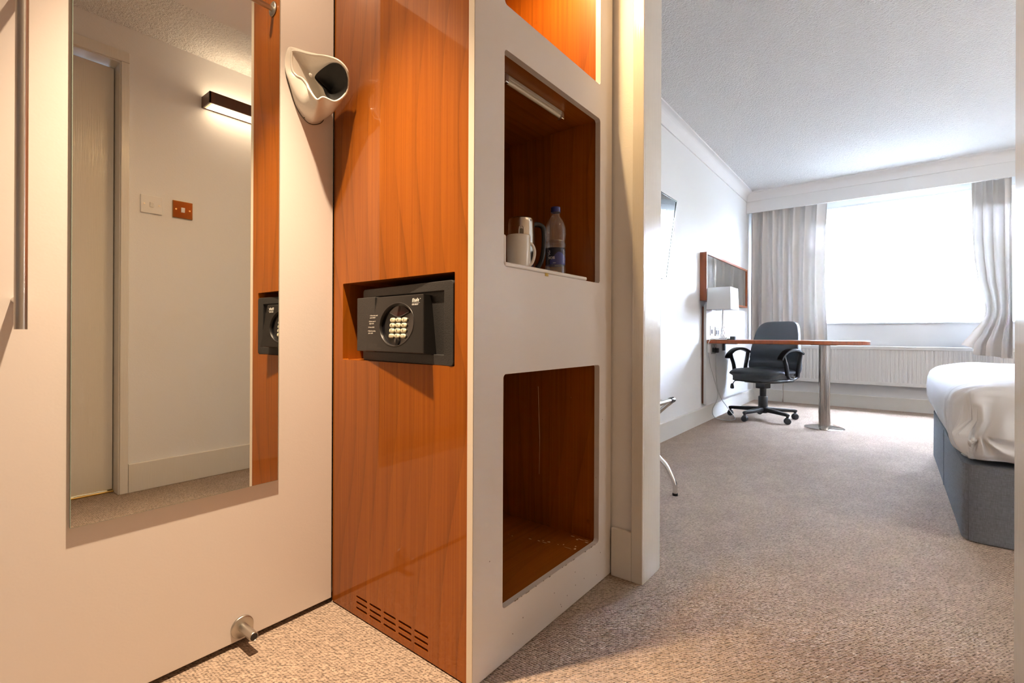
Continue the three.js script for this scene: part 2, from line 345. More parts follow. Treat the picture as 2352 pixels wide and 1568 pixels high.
// ------------------------------------------------------------------ hairdryer holster on the wardrobe door
{
  const o = thing('hairdryer_holster', 'cream moulded hairdryer holster with black mouth beside the mirror', 'holster', [XD, 0, 0]);
  // each row: rim point, then the point of the body against the door behind it (x off the door, y, z)
  const rows = [
    [[.014, 1.536, -.648], [0, 1.541, -.650]], [[.050, 1.5265, -.676], [0, 1.537, -.672]], [[.090, 1.517, -.697], [0, 1.528, -.692]], [[.120, 1.503, -.715], [0, 1.510, -.708]],
    [[.131, 1.482, -.733], [0, 1.486, -.722]], [[.121, 1.457, -.744], [0, 1.455, -.736]], [[.112, 1.428, -.7415], [0, 1.425, -.744]], [[.102, 1.401, -.717], [0, 1.397, -.745]],
    [[.090, 1.405, -.690], [0, 1.376, -.733]], [[.078, 1.398, -.678], [0, 1.364, -.706]], [[.062, 1.424, -.6665], [0, 1.371, -.684]], [[.045, 1.446, -.668], [0, 1.400, -.659]],
    [[.032, 1.462, -.662], [0, 1.440, -.644]], [[.020, 1.470, -.652], [0, 1.474, -.634]], [[.012, 1.486, -.645], [0, 1.503, -.633]], [[.010, 1.520, -.6435], [0, 1.528, -.639]],
  ];
  const cr = (k) => new THREE.CatmullRomCurve3(rows.map(r => V(...r[k])), true, 'catmullrom', .5);
  const rim = cr(0), back = cr(1), NU = 160;
  const pts = (c, t) => c.getPoint(t % 1);
  const cen = rows.reduce((a, r) => a.add(V(...r[0])), V(0, 0, 0)).multiplyScalar(1 / rows.length);
  const outer = gridGeo(NU, 22, (u, v) => {        // rim rolled over, then the body bulging to the door
    const R = pts(rim, u), B = pts(back, u), q = R.clone().lerp(B, v), bul = .012 * Math.sin(Math.PI * Math.min(1, v * 1.05)), dir = q.clone().sub(cen.clone().lerp(V(0, 1.46, -.69), v)); dir.x *= .4; dir.normalize();
    q.addScaledVector(dir, bul); q.x = Math.max(q.x, 0); return [q.x, q.y, q.z];
  });
  const inner = gridGeo(NU, 18, (u, v) => {
    const R = pts(rim, u), q = R.clone().lerp(cen, .035 + .0 * v), C = V(.016, 1.475, -.694), t = v;
    q.lerp(V(lerp(R.x, .014, Math.min(1, t * 1.5)), lerp(R.y, C.y, t * t), lerp(R.z, C.z, t * t)), 1); q.x = lerp(R.x - .001, .012, Math.min(1, t * 1.6)); return [q.x, q.y, q.z];
  });
  part('shell', outer, new THREE.MeshPhysicalMaterial().copy(mCream), o).material.side = THREE.DoubleSide;
  part('inner_shell', inner, o.children[0].material, o);
  part('rim', tube(rim.getPoints(120).slice(0, 120), .0032, 200, 10, true), o.children[0].material, o);
  // black mouth lining the right half of the bowl
  const mouth = [[.040, 1.478, -.697], [.075, 1.496, -.706], [.100, 1.498, -.712], [.119, 1.489, -.721], [.124, 1.468, -.734], [.116, 1.442, -.740], [.106, 1.420, -.731], [.092, 1.410, -.716], [.075, 1.424, -.708], [.066, 1.444, -.704], [.050, 1.462, -.699]];
  const mc = new THREE.CatmullRomCurve3(mouth.map(a => V(.089 + (a[0] - .089) * 1.08, 1.455 + (a[1] - 1.455) * 1.10, -.718 + (a[2] + .718) * 1.08)), true), mcen = V(.060, 1.455, -.735);
  part('mouth', gridGeo(72, 10, (u, v) => { const a = pts(mc, u), q = a.clone().lerp(mcen, v); return [q.x - .012 * Math.sin(v * 1.57), q.y, q.z]; }), Object.assign(mBlack.clone(), { side: THREE.DoubleSide, roughness: .5, color: rgb(.004, .004, .004) }), o);
  part('screw', rot(lathe([[0, .003], [.0032, .003], [.0042, .001], [.0056, 0]], 20), 0, 0, -Math.PI / 2).translate(.030, 1.483, -.6875), mCream, o);
  part('back_gasket', gridGeo(NU, 1, (u, v) => { const B = pts(back, u), q = B.clone().lerp(V(0, 1.455, -.69), -.015 + .03 * v); return [.0012, q.y, q.z]; }), Object.assign(mBlack.clone(), { side: THREE.DoubleSide }), o);
  part('foot_clip', bx(.001, .006, 1.372, 1.386, -.692, -.682, .002), mBlack, o);
}

// ------------------------------------------------------------------ fitted unit: cherry side with safe niche and vents, white front with three openings
const unit = thing('shelf_unit', 'fitted cherry and white cupboard unit with three open cubbyholes', 'cupboard');
const NX0 = -1.222, NX1 = -.775, NY0 = .706, NY1 = .921;
{
  const s = rectShape(XD + .001, -.7345, .004, SOFF - .002);
  s.holes.push(rectShape(NX0, NX1, NY0, NY1, .003, THREE.Path));
  for (let c = 0; c < 5; c++) for (let r = 0; r < 3; r++) { const x = -1.151 + c * .0605, y = .0575 - r * .0155; s.holes.push(rectShape(x, x + .0495, y - .003, y + .003, .0029, THREE.Path)); }
  part('side_panel', uvMetres(extr(s, .018).translate(0, 0, ZPAN - .018)), mWoodPanel, unit);
  part('vent_backing', bx(-1.17, -.84, .01, .085, ZPAN - .06, ZPAN - .05), mBlack, unit);
  const n = [bx(NX0 - .012, NX0, NY0 - .012, NY1 + .012, -1.075, ZPAN - .018), bx(NX1, NX1 + .012, NY0 - .012, NY1 + .012, -1.075, ZPAN - .018), bx(NX0, NX1, NY0 - .012, NY0, -1.075, ZPAN - .018), bx(NX0, NX1, NY1, NY1 + .012, -1.075, ZPAN - .018), bx(NX0 - .012, NX1 + .012, NY0 - .012, NY1 + .012, -1.087, -1.075)];
  n.forEach(g => part('niche_lining', g, mWoodB, unit));
}
const FX1 = XU, FX0 = XU - .017, UZ0 = ZPAN, UZ1 = -1.436;
const CUB = [[.131, .685, 'low'], [.940, 1.4535, 'mid'], [1.560, 2.07, 'up']], CZ0 = -.880, CZ1 = -1.356;
{
  // shape in (-z, y): extruded along x
  const s = rectShape(-UZ0, -UZ1, .004, SOFF - .002);
  for (const [y0, y1] of CUB) s.holes.push(rectShape(-CZ0, -CZ1, y0, y1, .010, THREE.Path));
  const g = extr(s, .017, { bevelEnabled: false }); rot(g, 0, Math.PI / 2, 0); g.translate(FX0, 0, 0);
  part('front_panel', uvMetres(g), mUnit, unit);
  part('edge_band', bx(FX0 - .0006, FX1 - .0008, .004, SOFF - .002, UZ0 - .0003, UZ0 + .0012), mEdge, unit);
  for (const [y0, y1] of CUB) {
    const z0 = CZ0 + .07, z1 = CZ1 - .004, xb = -1.2, t = .010, xs = -.905;
    part('cubby_floor', bx(xb, FX0, y0 - .001 - t, y0 - .001, z1, z0), mWood, unit);
    part('cubby_top', bx(xb, FX0, y1 + .001, y1 + .001 + t, z1, z0), mWood, unit);
    part('cubby_back', bx(xb - t, xb, y0 - t, y1 + t, z1, z0), mWood, unit);
    part('cubby_side', bx(xb, FX0, y0 - t, y1 + t, z0, z0 + t), mWood, unit);
    part('cubby_side', bx(xs, FX0, y0 - t, y1 + t, z1 - t, z1), mWoodB, unit);
    part('cubby_side', bx(xb, xs - .0008, y0 - t, y1 + t, z1 - t, z1 - .0004), mWood, unit);
  }
  part('plinth', bx(-1.25, FX0 - .002, .002, .11, -1.41, -1.38), mUnit, unit);
  part('end_panel', bx(-1.30, FX0 - .001, .004, SOFF - .002, UZ1, UZ1 + .016), mUnit, unit);
  // chipped paint, splashes and scratches on the lowest cubby
  const mChip = std({ color: rgb(.82, .66, .52), roughness: .8 }), mChipDark = std({ color: rgb(.13, .09, .06), roughness: .9 });
  seed = 900;
  const chip = (x, y, z, a, b, m, vert) => { const sh = new THREE.Shape(); const k = 9; for (let i = 0; i < k; i++) { const t = i / k * 6.283, r = .6 + .6 * rnd(); sh[i ? 'lineTo' : 'moveTo'](Math.cos(t) * a * r, Math.sin(t) * b * r); } const g = extr(sh, .0002); if (vert) rot(g, 0, Math.PI / 2, 0); else rot(g, -Math.PI / 2, 0, 0); part('paint_chip', uvMetres(g.translate(x, y, z)), m, unit); };
  const fy = .1303;
  for (const [x, z, a, b] of [[-.750, -1.268, .004, .007], [-.757, -1.284, .003, .004], [-.768, -1.260, .015, .0012], [-.792, -1.272, .002, .004], [-.806, -1.262, .003, .002], [-.838, -1.259, .006, .004], [-.846, -1.247, .010, .0015], [-.858, -1.256, .003, .002], [-.868, -1.246, .005, .0022], [-.897, -1.240, .006, .0016], [-.955, -1.222, .003, .0016], [-.972, -1.226, .002, .001], [-.768, -1.338, .012, .002], [-.778, -1.330, .004, .004], [-.802, -1.343, .008, .0015], [-.744, -1.330, .007, .003], [-.752, -1.342, .009, .0012]]) chip(x, fy, z, a, b, mChip);
  for (let i = 0; i < 22; i++) chip(XU + .0001, .1302 + .0012 * rnd(), lerp(-.885, -1.34, Math.pow(rnd(), .8)), .0015 + .007 * rnd() * rnd(), .0008 + .0012 * rnd(), mChipDark, true);
  for (let i = 0; i < 16; i++) chip(XU + .0001, .02 + .1 * rnd() * rnd() + (i % 3 ? 0 : .7 * rnd()), lerp(-.80, -1.42, rnd()), .0012, .0018, mChipDark, true);
  part('scratch', [cyl(V(-.952, .60, -1.3598), V(-.945, .42, -1.3598), .0007, .0007, 5), cyl(V(-.945, .42, -1.3598), V(-.946, .30, -1.3598), .0005, .0003, 5)], mChip, unit);
  part('fixing_cap', rot(lathe([[0, .0008], [.006, .0008], [.006, 0]], 20), Math.PI / 2, 0, 0).translate(-.755, .185, -1.36), mWood, unit);
}
// strip lights under the tops of the cubbyholes
function stripLight(label, y, lit) {
  const o = thing('strip_light', label, 'strip light', [-.790, y, -1.10]);
  part('housing', bx(-.010, .010, -.012, 0, -.145, .135, .003), lit ? mWhite : std({ color: rgb(.45, .40, .32), roughness: .5 }), o);
  part('tube', cyl(V(.002, -.015, -.13), V(.002, -.015, .125), .0062, .0062, 16), lit ? std({ color: rgb(.9, .8, .6), emissive: WARM2, emissiveIntensity: 8 }) : std({ color: rgb(.62, .56, .44), roughness: .25 }), o);
  for (const z of [-.139, .13]) part('end_cap', bx(-.008, .011, -.024, -.002, z - .007, z + .007, .003), mChrome, o);
  if (lit) { const l = new THREE.RectAreaLight(WARM2, CUBBY_LAMP, .02, .25); l.position.set(.002, -.0245, 0); l.rotation.set(-Math.PI / 2, 0, 0); o.add(l); }
}
stripLight('unlit strip light under the top of the middle cubbyhole', 1.4542, false);
stripLight('lit strip light at the top of the uppermost cubbyhole', 2.0706, true);

// ------------------------------------------------------------------ the safe in its niche
{
  const o = thing('room_safe', 'black electronic room safe with keypad in cherry niche', 'safe', [-.9722, .7076, -.7905], -4.5 * D2R);
  const W = .1932, Hs = .194;
  const fs = rectShape(-W, W, 0, Hs, .008); fs.holes.push(rectShape(-.165, .163, .022, .174, .003, THREE.Path));
  part('frame', uvMetres(extr(fs, .012, { bevelEnabled: true, bevelSize: .0015, bevelThickness: .0015, bevelSegments: 2 }).translate(0, 0, -.0135)), mSafe, o);
  part('body', bx(-.186, .164, .003, Hs - .003, -.245, -.0145, .003), mSafe, o);
  part('door_plate', bx(-.164, .162, .0225, .1735, -.0145, -.0085), mSafe, o);
  part('flange', bx(-.192, -.10, .024, .170, .004, .0205, .002), mSafe, o);
  // raised fascia with a bowed left edge, leaning back towards the top; its face is z = 0 in its own axes
  const f = new THREE.Shape(); f.moveTo(-.118, .140); f.bezierCurveTo(-.134, .097, -.138, .047, -.128, 0); f.lineTo(.122, 0); f.lineTo(.103, .138); f.closePath();
  const KX = .0025, KY = .0675;
  f.holes.push(new THREE.Path().absellipse(KX, KY, .0745, .0545, 0, Math.PI * 2));
  const fa = part('fascia', uvMetres(extr(f, .036, { bevelEnabled: true, bevelSize: .002, bevelThickness: .003, bevelSegments: 3, curveSegments: 40 }).translate(0, 0, -.039)), mSafeFascia, o);
  fa.position.set(0, .028, .0305); fa.rotation.x = -5.8 * D2R;
  part('keypad', uvMetres(rot(lathe([[0, 0], [.0485, 0], [.0515, .0065]], 56), Math.PI / 2, 0, 0).scale(1.46, 1.065, 1).translate(KX, KY, -.0085)), Object.assign(mBlackGloss.clone(), { side: THREE.DoubleSide }), fa);
  part('bezel', uvMetres(new THREE.TorusGeometry(.0512, .0014, 10, 64).scale(1.455, 1.065, 1).translate(KX, KY, -.0003)), mSafeFascia, fa);
  const dsp = new THREE.Shape(); dsp.moveTo(KX - .043, KY + .033); dsp.quadraticCurveTo(KX, KY + .063, KX + .043, KY + .033); dsp.quadraticCurveTo(KX, KY + .010, KX - .043, KY + .033);
  part('display', uvMetres(extr(dsp, .002, { curveSegments: 18 }).translate(0, 0, -.0085)), phys({ color: rgb(.02, .004, .004), roughness: .05 }), fa);
  part('display_rim', uvMetres(tube([V(KX - .042, KY + .0315, -.006), V(KX, KY + .0205, -.006), V(KX + .042, KY + .0315, -.006)], .0010, 24, 6)), mSafe, fa);
  part('lock_cover', [uvMetres(rot(lathe([[0, .004], [.0085, .004], [.0105, .001], [.0105, 0]], 28), Math.PI / 2, 0, 0).translate(KX, KY - .040, -.0085)), bx(KX - .007, KX + .007, KY - .052, KY - .040, -.0085, -.0055, .002)], mSafeFascia, fa);
  part('keyhole', uvMetres(rot(lathe([[0, .001], [.0055, .001], [.0055, 0]], 20), Math.PI / 2, 0, 0).translate(KX, KY - .040, -.0046)), mBlackGloss, fa);
  // keys with their digits
  const keyTex = canvasTex(384, 512, (x, w, h) => {
    x.fillStyle = '#d6d0b4'; x.fillRect(0, 0, w, h); x.fillStyle = '#4a4638'; x.textAlign = 'center'; x.textBaseline = 'middle';
    ['1', '2', '3', '4', '5', '6', '7', '8', '9', 'RESET', '0', 'LOCK'].forEach((t, i) => { x.font = t.length > 1 ? 'bold 30px sans-serif' : 'bold 62px sans-serif'; x.fillText(t, (i % 3 + .5) * 128, (Math.floor(i / 3) + .5) * 128); });
  });
  const mKey = std({ map: keyTex, roughness: .35 });
  for (let r = 0; r < 4; r++) for (let c = 0; c < 3; c++) {
    const g = superBox(.0115, .0058, .0036, .75, 1, 32, 20), p = g.attributes.position, uv = g.attributes.uv;
    for (let i = 0; i < p.count; i++) uv.setXY(i, (c + .5 + p.getX(i) / .0275) / 3, 1 - (r + .5 - p.getY(i) / .0165) / 4);
    part('key', g.translate(KX - .0255 + c * .0255, KY + .0125 - r * .0135, -.0068), mKey, fa);
  }
  // print on the fascia
  const printTex = (w, h, draw) => { const t = canvasTex(w, h, draw); return std({ map: t, transparent: true, roughness: .5 }); };
  const plate = (name, x0, x1, y0, y1, m) => { const g = new THREE.PlaneGeometry(x1 - x0, y1 - y0).translate((x0 + x1) / 2, (y0 + y1) / 2, .0004); return part(name, g, m, fa); };
  plate('brand_print', .062, .099, .1115, .1325, printTex(512, 304, (x) => { x.clearRect(0, 0, 512, 304); x.fillStyle = '#f2f0ea'; x.font = 'bold 168px sans-serif'; x.textBaseline = 'alphabetic'; x.save(); x.scale(.80, 1); x.fillText('Elsafe', 12, 150); x.font = 'bold 50px sans-serif'; x.fillText('®', 560, 70); x.restore(); x.fillRect(14, 190, 440, 7); x.font = 'bold 62px sans-serif'; x.fillText('ASSA ABLOY', 16, 268); }));
  plate('instruction_print', -.127, -.081, .040, .096, printTex(512, 680, (x) => { x.clearRect(0, 0, 512, 680); x.fillStyle = '#d8d4cc'; x.font = 'bold 54px sans-serif'; [['1 Close door and', 40, 60], ['press RESET', 60, 130], ['2 Enter your 4', 20, 250], ['digit code', 50, 320], ['3 Press LOCK', 10, 440], ['4 Open by using', 16, 560], ['your code', 44, 630]].forEach(([t, a, b]) => x.fillText(t, a, b)); }));
  plate('embossed_name', -.117, -.052, .005, .020, printTex(512, 128, (x) => { x.clearRect(0, 0, 512, 128); x.strokeStyle = '#55504c'; x.lineWidth = 3; x.font = 'bold 92px sans-serif'; x.strokeText('ZENITH', 12, 92); x.fillStyle = '#55504c'; x.fillRect(8, 112, 500, 5); }));
}

// ------------------------------------------------------------------ coat peg high on the cherry panel (seen in the mirror)
const peg = thing('coat_peg', 'brushed steel coat peg high on the cherry panel', 'coat peg', [-.88, 1.879, ZPAN]);
part('rose', rot(lathe([[0, 0], [.024, 0], [.024, .004], [.020, .0065], [.009, .007], [0, .007]], 36), Math.PI / 2, 0, 0), mSatin, peg);
part('pin', rot(lathe([[.0085, .005], [.0085, .082], [.0075, .085], [0, .085]], 28), Math.PI / 2, 0, 0), mSatin, peg);

// ------------------------------------------------------------------ tea things in the middle cubbyhole
const TRAY = .9515;
const tray = thing('welcome_tray', 'white plastic tray with raised end in the middle cubbyhole', 'tray', [0, 0, 0]);
part('deck', bx(-1.14, XU + .001, .9408, TRAY, -1.275, -.8845, .004), mWhite, tray);
part('raised_end', bx(-1.14, XU - .004, TRAY - .004, 1.018, -.8965, -.8845, .006), mWhite, tray);
part('paper_tab', bx(XU + .0004, XU + .0014, .9335, .9415, -1.066, -1.052), std({ color: rgb(.6, .45, .12), roughness: .8 }), tray);
{
  const o = thing('white_mug', 'small white mug with side handle at the front of the tray', 'mug', [-.795, TRAY + .0003, -1.040], 0);
  part('cup', lathe([[0, 0], [.0265, 0], [.0285, .002], [.0312, .02], [.0325, .060], [.0325, .094], [.0312, .0955], [.0298, .094], [.0298, .060], [.0285, .02], [.026, .006], [0, .005]], 56), phys({ color: rgb(.80, .79, .76), roughness: .2, clearcoat: .4, clearcoatRoughness: .06 }), o);
  part('handle', tube([V(.006, .078, -.030), V(.012, .078, -.043), V(.016, .062, -.052), V(.015, .040, -.051), V(.011, .022, -.043), V(.006, .016, -.028)], .0043, 40, 10), o.children[0].material, o);
}
{
  const o = thing('electric_kettle', 'brushed steel travel kettle with black handle behind the mug', 'kettle', [-.885, TRAY + .0003, -1.172], 0);
  part('body', lathe([[0, .012], [.043, .012], [.0445, .016], [.0425, .09], [.0405, .165], [.039, .176], [.0365, .178], [0, .178]], 64), std({ color: rgb(.62, .59, .55), metalness: 1, roughness: .22 }), o);
  part('base', lathe([[0, 0], [.046, 0], [.046, .008], [.044, .012], [0, .012]], 48), mPlastic, o);
  part('lid', lathe([[0, .181], [.020, .181], [.034, .1795], [.0362, .178], [0, .178]], 48), mPlastic, o);
  
  const h = part('handle', tube([V(.018, .165, -.034), V(.028, .167, -.050), V(.037, .155, -.064), V(.037, .11, -.068), V(.033, .06, -.062), V(.026, .03, -.045), V(.018, .022, -.036)], .0078, 48, 12), mPlastic, o);
  part('switch', bx(-.006, .006, -.004, .004, -.01, .01, .003).translate(.034, .02, -.066), mPlastic, h);
  const wnd = part('water_gauge', uvMetres(rot(extr(rectShape(-.0055, .0055, .06, .142, .0053), .004), 0, .64, 0).translate(.0228, 0, .0305)), std({ color: rgb(.20, .18, .15), roughness: .2 }), o);
  part('gauge_frame', uvMetres(rot(tube([V(0, .056, 0), V(.0072, .062, 0), V(.0072, .140, 0), V(0, .147, 0), V(-.0072, .140, 0), V(-.0072, .062, 0)], .0014, 60, 6, true), 0, .64, 0).translate(.0252, 0, .0337)), mChrome, wnd);
}
{
  const o = thing('water_bottle', 'clear plastic water bottle with blue cap and navy label', 'bottle', [-.790, TRAY + .0003, -1.216], 0);
  const mPet = phys({ color: rgb(.95, .97, .98), roughness: 0, transmission: .95, thickness: 0, ior: 1.5, side: THREE.DoubleSide });
  part('bottle_shell', lathe([[0, .004], [.012, .002], [.026, .0], [.0302, .006], [.0312, .020], [.0305, .030], [.0290, .034], [.0290, .084], [.0305, .088], [.0318, .094], [.0300, .101], [.0285, .104], [.0300, .110], [.0320, .125], [.0312, .143], [.0270, .160], [.0200, .173], [.0140, .180], [.0128, .184], [.0128, .189], [.0165, .190], [.0165, .192], [.0126, .193]], 48), mPet, o);
  part('water', lathe([[0, .005], [.025, .003], [.0292, .008], [.0300, .020], [.0282, .034], [.0282, .086], [.0300, .094], [.0282, .101], [.0282, .106], [0, .106]], 40), phys({ color: rgb(.93, .96, .97), roughness: 0, transmission: 1, thickness: 0, ior: 1.33 }), o);
  const lab = canvasTex(1024, 256, (x, w, h) => {
    x.fillStyle = '#141a34'; x.fillRect(0, 0, w, h); x.fillStyle = '#3c4488';
    for (const off of [0, 512]) { x.beginPath(); x.moveTo(off + 120, h); x.lineTo(off + 120, 190); x.bezierCurveTo(off + 190, 150, off + 220, 80, off + 270, 66); x.bezierCurveTo(off + 330, 60, off + 380, 130, off + 460, 150); x.lineTo(off + 460, h); x.fill(); }
    x.fillStyle = '#e4e6f0'; x.textAlign = 'left';
    for (const off of [0, 512]) {
      x.font = 'bold 54px serif'; x.fillText('NOR', off + 86, 176); x.font = '15px sans-serif'; x.fillText('WATER', off + 178, 238);
      x.save(); x.translate(off + 92, 44); x.strokeStyle = '#e4e6f0'; x.lineWidth = 6; x.beginPath(); x.moveTo(0, 84); x.lineTo(10, 40); x.lineTo(-6, 20); x.moveTo(10, 40); x.lineTo(34, 30); x.lineTo(18, 14); x.lineTo(14, -6); x.moveTo(18, 14); x.lineTo(36, 6); x.moveTo(14, 52); x.lineTo(36, 62); x.stroke(); x.restore();
      for (let i = 0; i < 14; i++) { x.globalAlpha = .7; x.fillRect(off + 360, 30 + i * 15, 40 + (i * 37 % 50), 5); x.globalAlpha = 1; }
    }
  });
  const lg = new THREE.CylinderGeometry(.02935, .02935, .05, 56, 1, true); lg.translate(0, .059, 0);
  part('label', rot(lg, 0, 2.38, 0), std({ map: lab, roughness: .4, side: THREE.DoubleSide }), o);
  part('cap', lathe([[0, .2085], [.0135, .2085], [.0148, .2065], [.0150, .194], [.0140, .1925]], 40), std({ color: rgb(.012, .022, .17), roughness: .35 }), o);
}
seed = 55;
[['brown sugar sachet lying on the tray against the bottle', -.757, -1.148, .5, [.45, .22, .10]], ['cream milk sachet on the tray between mug and bottle', -.775, -1.115, -.2, [.62, .52, .42]], ['orange tea sachet on the tray beside the mug handle', -.765, -1.085, .25, [.55, .25, .12]]].forEach(([l, x, z, t, c]) => {
  const o = thing('sachet', l, 'sachet', [x, TRAY + .0003, z], t, 'sachets on the welcome tray');
  part('packet', superBox(.016, .0035, .024, .5, .35, 32, 12, q => V(q.x, q.y + .0038, q.z)), std({ color: rgb(...c), roughness: .5 }), o);
  for (const k of [-.027, .021]) part('crimp', bx(-.0155, .0155, .003, .0042, k, k + .006), o.children[0].material, o);
});

// ------------------------------------------------------------------ lobby wall: light bar, switches (seen in the mirror)
{
  const o = thing('wall_light', 'dark wooden up-and-down wall light bar above the switches', 'wall light', [XO, 2.02, -1.195]);
  const hl = .203, t = .008;
  part('housing', [bx(-.110, -.110 + t, -.03, .03, -hl, hl, .001), bx(-.110, 0, -.03, .03, -hl, -hl + t, .001), bx(-.110, 0, -.03, .03, hl - t, hl, .001), bx(-.006, 0, -.03, .03, -hl, hl)], mWoodDark, o);
  part('lower_diffuser', bx(-.102, -.006, -.026, -.022, -hl + t, hl - t), mOpal, o);
  part('upper_diffuser', bx(-.102, -.006, .022, .026, -hl + t, hl - t), mOpal, o);
  for (const z of [-hl + .03, hl - .03]) part('screw', cyl(V(-.085, -.0265, z), V(-.085, -.0285, z), .004, .004, 12), mSatin, o);
  for (const s of [-1, 1]) { const l = new THREE.RectAreaLight(WARM, WALL_LAMP, .085, .37); l.position.set(-.054, s * .0285, 0); l.rotation.set(s < 0 ? -Math.PI / 2 : Math.PI / 2, 0, 0); o.add(l); }
}
function switchPlate(label, z, m, mRock, mScrew) {
  const o = thing('light_switch', label, 'switch', [XO, 1.4215, z]);
  part('plate', bx(-.0085, 0, -.0445, .0445, -.0455, .0455, .0025), m, o);
  part('rocker', rot(bx(-.0125, -.006, -.0125, .0125, -.0085, .0085, .002), 0, 0, .12), mRock, o);
  for (const s of [-1, 1]) part('screw', cyl(V(-.0084, 0, s * .031), V(-.0098, 0, s * .031), .0042, .0042, 14), mScrew, o);
}
switchPlate('white plastic light switch nearest the bathroom door frame', -.769, mWhite, mWhite, mSatin);
switchPlate('polished brass light switch with white rocker', -.9045, std({ color: rgb(.42, .27, .11), metalness: 1, roughness: .15 }), mWhite, std({ color: rgb(.8, .6, .3), metalness: 1, roughness: .3 }));

// recessed downlight over the wardrobe door
{
  const P = [-.945, SOFF, -.42], o = thing('downlight', 'small round recessed downlight in the lobby ceiling', 'downlight', P);
  part('ring', lathe([[.030, -.001], [.033, -.004], [.041, -.004], [.044, 0]], 40), mChrome, o);
  part('lamp_face', lathe([[0, -.0008], [.030, -.0012]], 32), std({ color: rgb(.9, .85, .7), emissive: WARM, emissiveIntensity: 6 }), o);
  const add = (cd, ang, pen) => { const s = new THREE.SpotLight(WARM, cd, 0, ang, pen, 2); s.position.set(0, -.012, 0); s.target.position.set(0, -2, 0); s.castShadow = true; s.shadow.radius = .9; o.add(s, s.target); };
  add(SPOT_CD, 33 * D2R, 1); add(SPOT_WIDE_CD, 80 * D2R, .6);
}

// ------------------------------------------------------------------ bedroom: curtains, net, radiator
function curtain(name, label, nFold, xl, xr, y0, y1, z, amp, s, mat, lean) {
  const a = noiseField(nFold * 2, 3, s), b = noiseField(7, 4, s + 1);
  const o = thing(name, label, 'curtain', [0, 0, 0]);
  const g = gridGeo(nFold * 22, 40, (u, v) => {
    const y = lerp(y0, y1, v), k = v, L = typeof xl === 'function' ? xl(y) : xl, R = typeof xr === 'function' ? xr(y) : xr;
    const w = u + .35 / nFold * (a(u, .3 * k) - .5) * (1 - .3 * k), ph = w * nFold * 2 * Math.PI;
    const f = Math.sin(ph) + .2 * Math.sin(2 * ph + 1 + b(u, k)), am = amp * (.7 + .7 * b(u, .2 * k)) * (1.05 - .35 * k);
    const x = lerp(L, R, u) + .35 * (R - L) / nFold * .5 * Math.cos(ph) * (.6 + .4 * a(u, k));
    return [clamp(x, L - .01, R + .01), y + (v === 0 ? 0 : 0), z + am * f + (lean ? lean(u, y) : 0), u * 1.5, y];
  });
  part('fabric', g, mat, o);
  return o;
}
curtain('curtain', 'beige curtain drawn to the left of the window behind the desk chair', 7, -1.305, y => -.565 + .012 * Math.sin(y * 3), .705, 2.21, -6.175, .038, 201, mCurtain);
const spline = (pts) => (y) => { for (let i = 0; i + 1 < pts.length; i++) if (y <= pts[i][0] && y >= pts[i + 1][0]) { const t = sstep(pts[i][0], pts[i + 1][0], y), l = (y - pts[i][0]) / (pts[i + 1][0] - pts[i][0]); return lerp(pts[i][1], pts[i + 1][1], .5 * t + .5 * l); } return y > pts[0][0] ? pts[0][1] : pts[pts.length - 1][1]; };
const leftEdge = spline([[2.21, .568], [1.75, .572], [1.5, .588], [1.3, .612], [1.12, .652], [1.03, .664], [.97, .658], [.90, .63], [.82, .575], [.70, .498], [.6, .49]]);
const rightBottom = (u) => lerp(.695, .60, sstep(.05, .42, u)) - .02 * sstep(.5, .9, u);
{
  const o = curtain('curtain', 'beige curtain at the right of the window, its lower edge swept over the radiator', 4, leftEdge, .836, .0, 1, -6.175, .036, 231, mCurtain);
  scene.remove(o); names.curtain--;
  const a = noiseField(8, 3, 232), o2 = thing('curtain', o.userData.label, 'curtain');
  part('fabric', gridGeo(140, 70, (u, v) => {
    const y = lerp(rightBottom(u), 2.21, v), L = leftEdge(y), R = .836, ph = (u + .06 * (a(u, v * .3) - .5)) * 3.6 * 2 * Math.PI + 2.4;
    const fl = sstep(1.05, .72, y) * (1 - sstep(0, .45, u));
    const amp = .040 * (1 - .75 * fl) * (.75 + .5 * a(u, .2 * v));
    return [lerp(L, R, u) + .018 * Math.cos(ph) * sstep(0, .12, u) * (1 - sstep(.9, 1, u)), y, -6.17 + amp * (Math.sin(ph) + .25 * Math.sin(2 * ph + 1)) + .07 * fl, u, y];
  }), mCurtain, o2);
}
{
  const o = thing('net_curtain', 'sheer white net curtain hanging across the window', 'net curtain', [0, 0, 0]);
  const a = noiseField(26, 2, 241), b = noiseField(60, 2, 242);
  const fold = (u, k) => .020 * (Math.sin((u * 15 + .9 * a(u, .1)) * 6.283) * (.4 + .9 * b(u * .5, .1)) * (.35 + .65 * k) + .35 * Math.sin(u * 190) * (1 - k));
  part('net', gridGeo(520, 24, (u, v) => { const y = lerp(.918, 2.10, v); return [lerp(-.80, .965, u) + .012 * Math.sin(u * 97), y, ZW + .075 + fold(u, 1 - v * .8), u, v]; }), mSheer, o);
  part('heading_tape', gridGeo(700, 4, (u, v) => [lerp(-.80, .965, u), lerp(2.098, 2.172, v), ZW + .078 + .006 * Math.sin(u * 560 + 3 * a(u, .4)), u, v]), mHeading, o);
  part('rail', bx(-.84, 1.0, 2.168, 2.186, ZW + .066, ZW + .086, .004), mUpvc, o);
}
single('curtain_track', 'white curtain track behind the pelmet above the window', 'track', [bx(-1.31, 1.3, 2.212, 2.232, -6.19, -6.165, .004), bx(-1.2, -1.18, 2.23, CEIL, -6.19, -6.165), bx(.9, .92, 2.23, CEIL, -6.19, -6.165)], mUpvc);
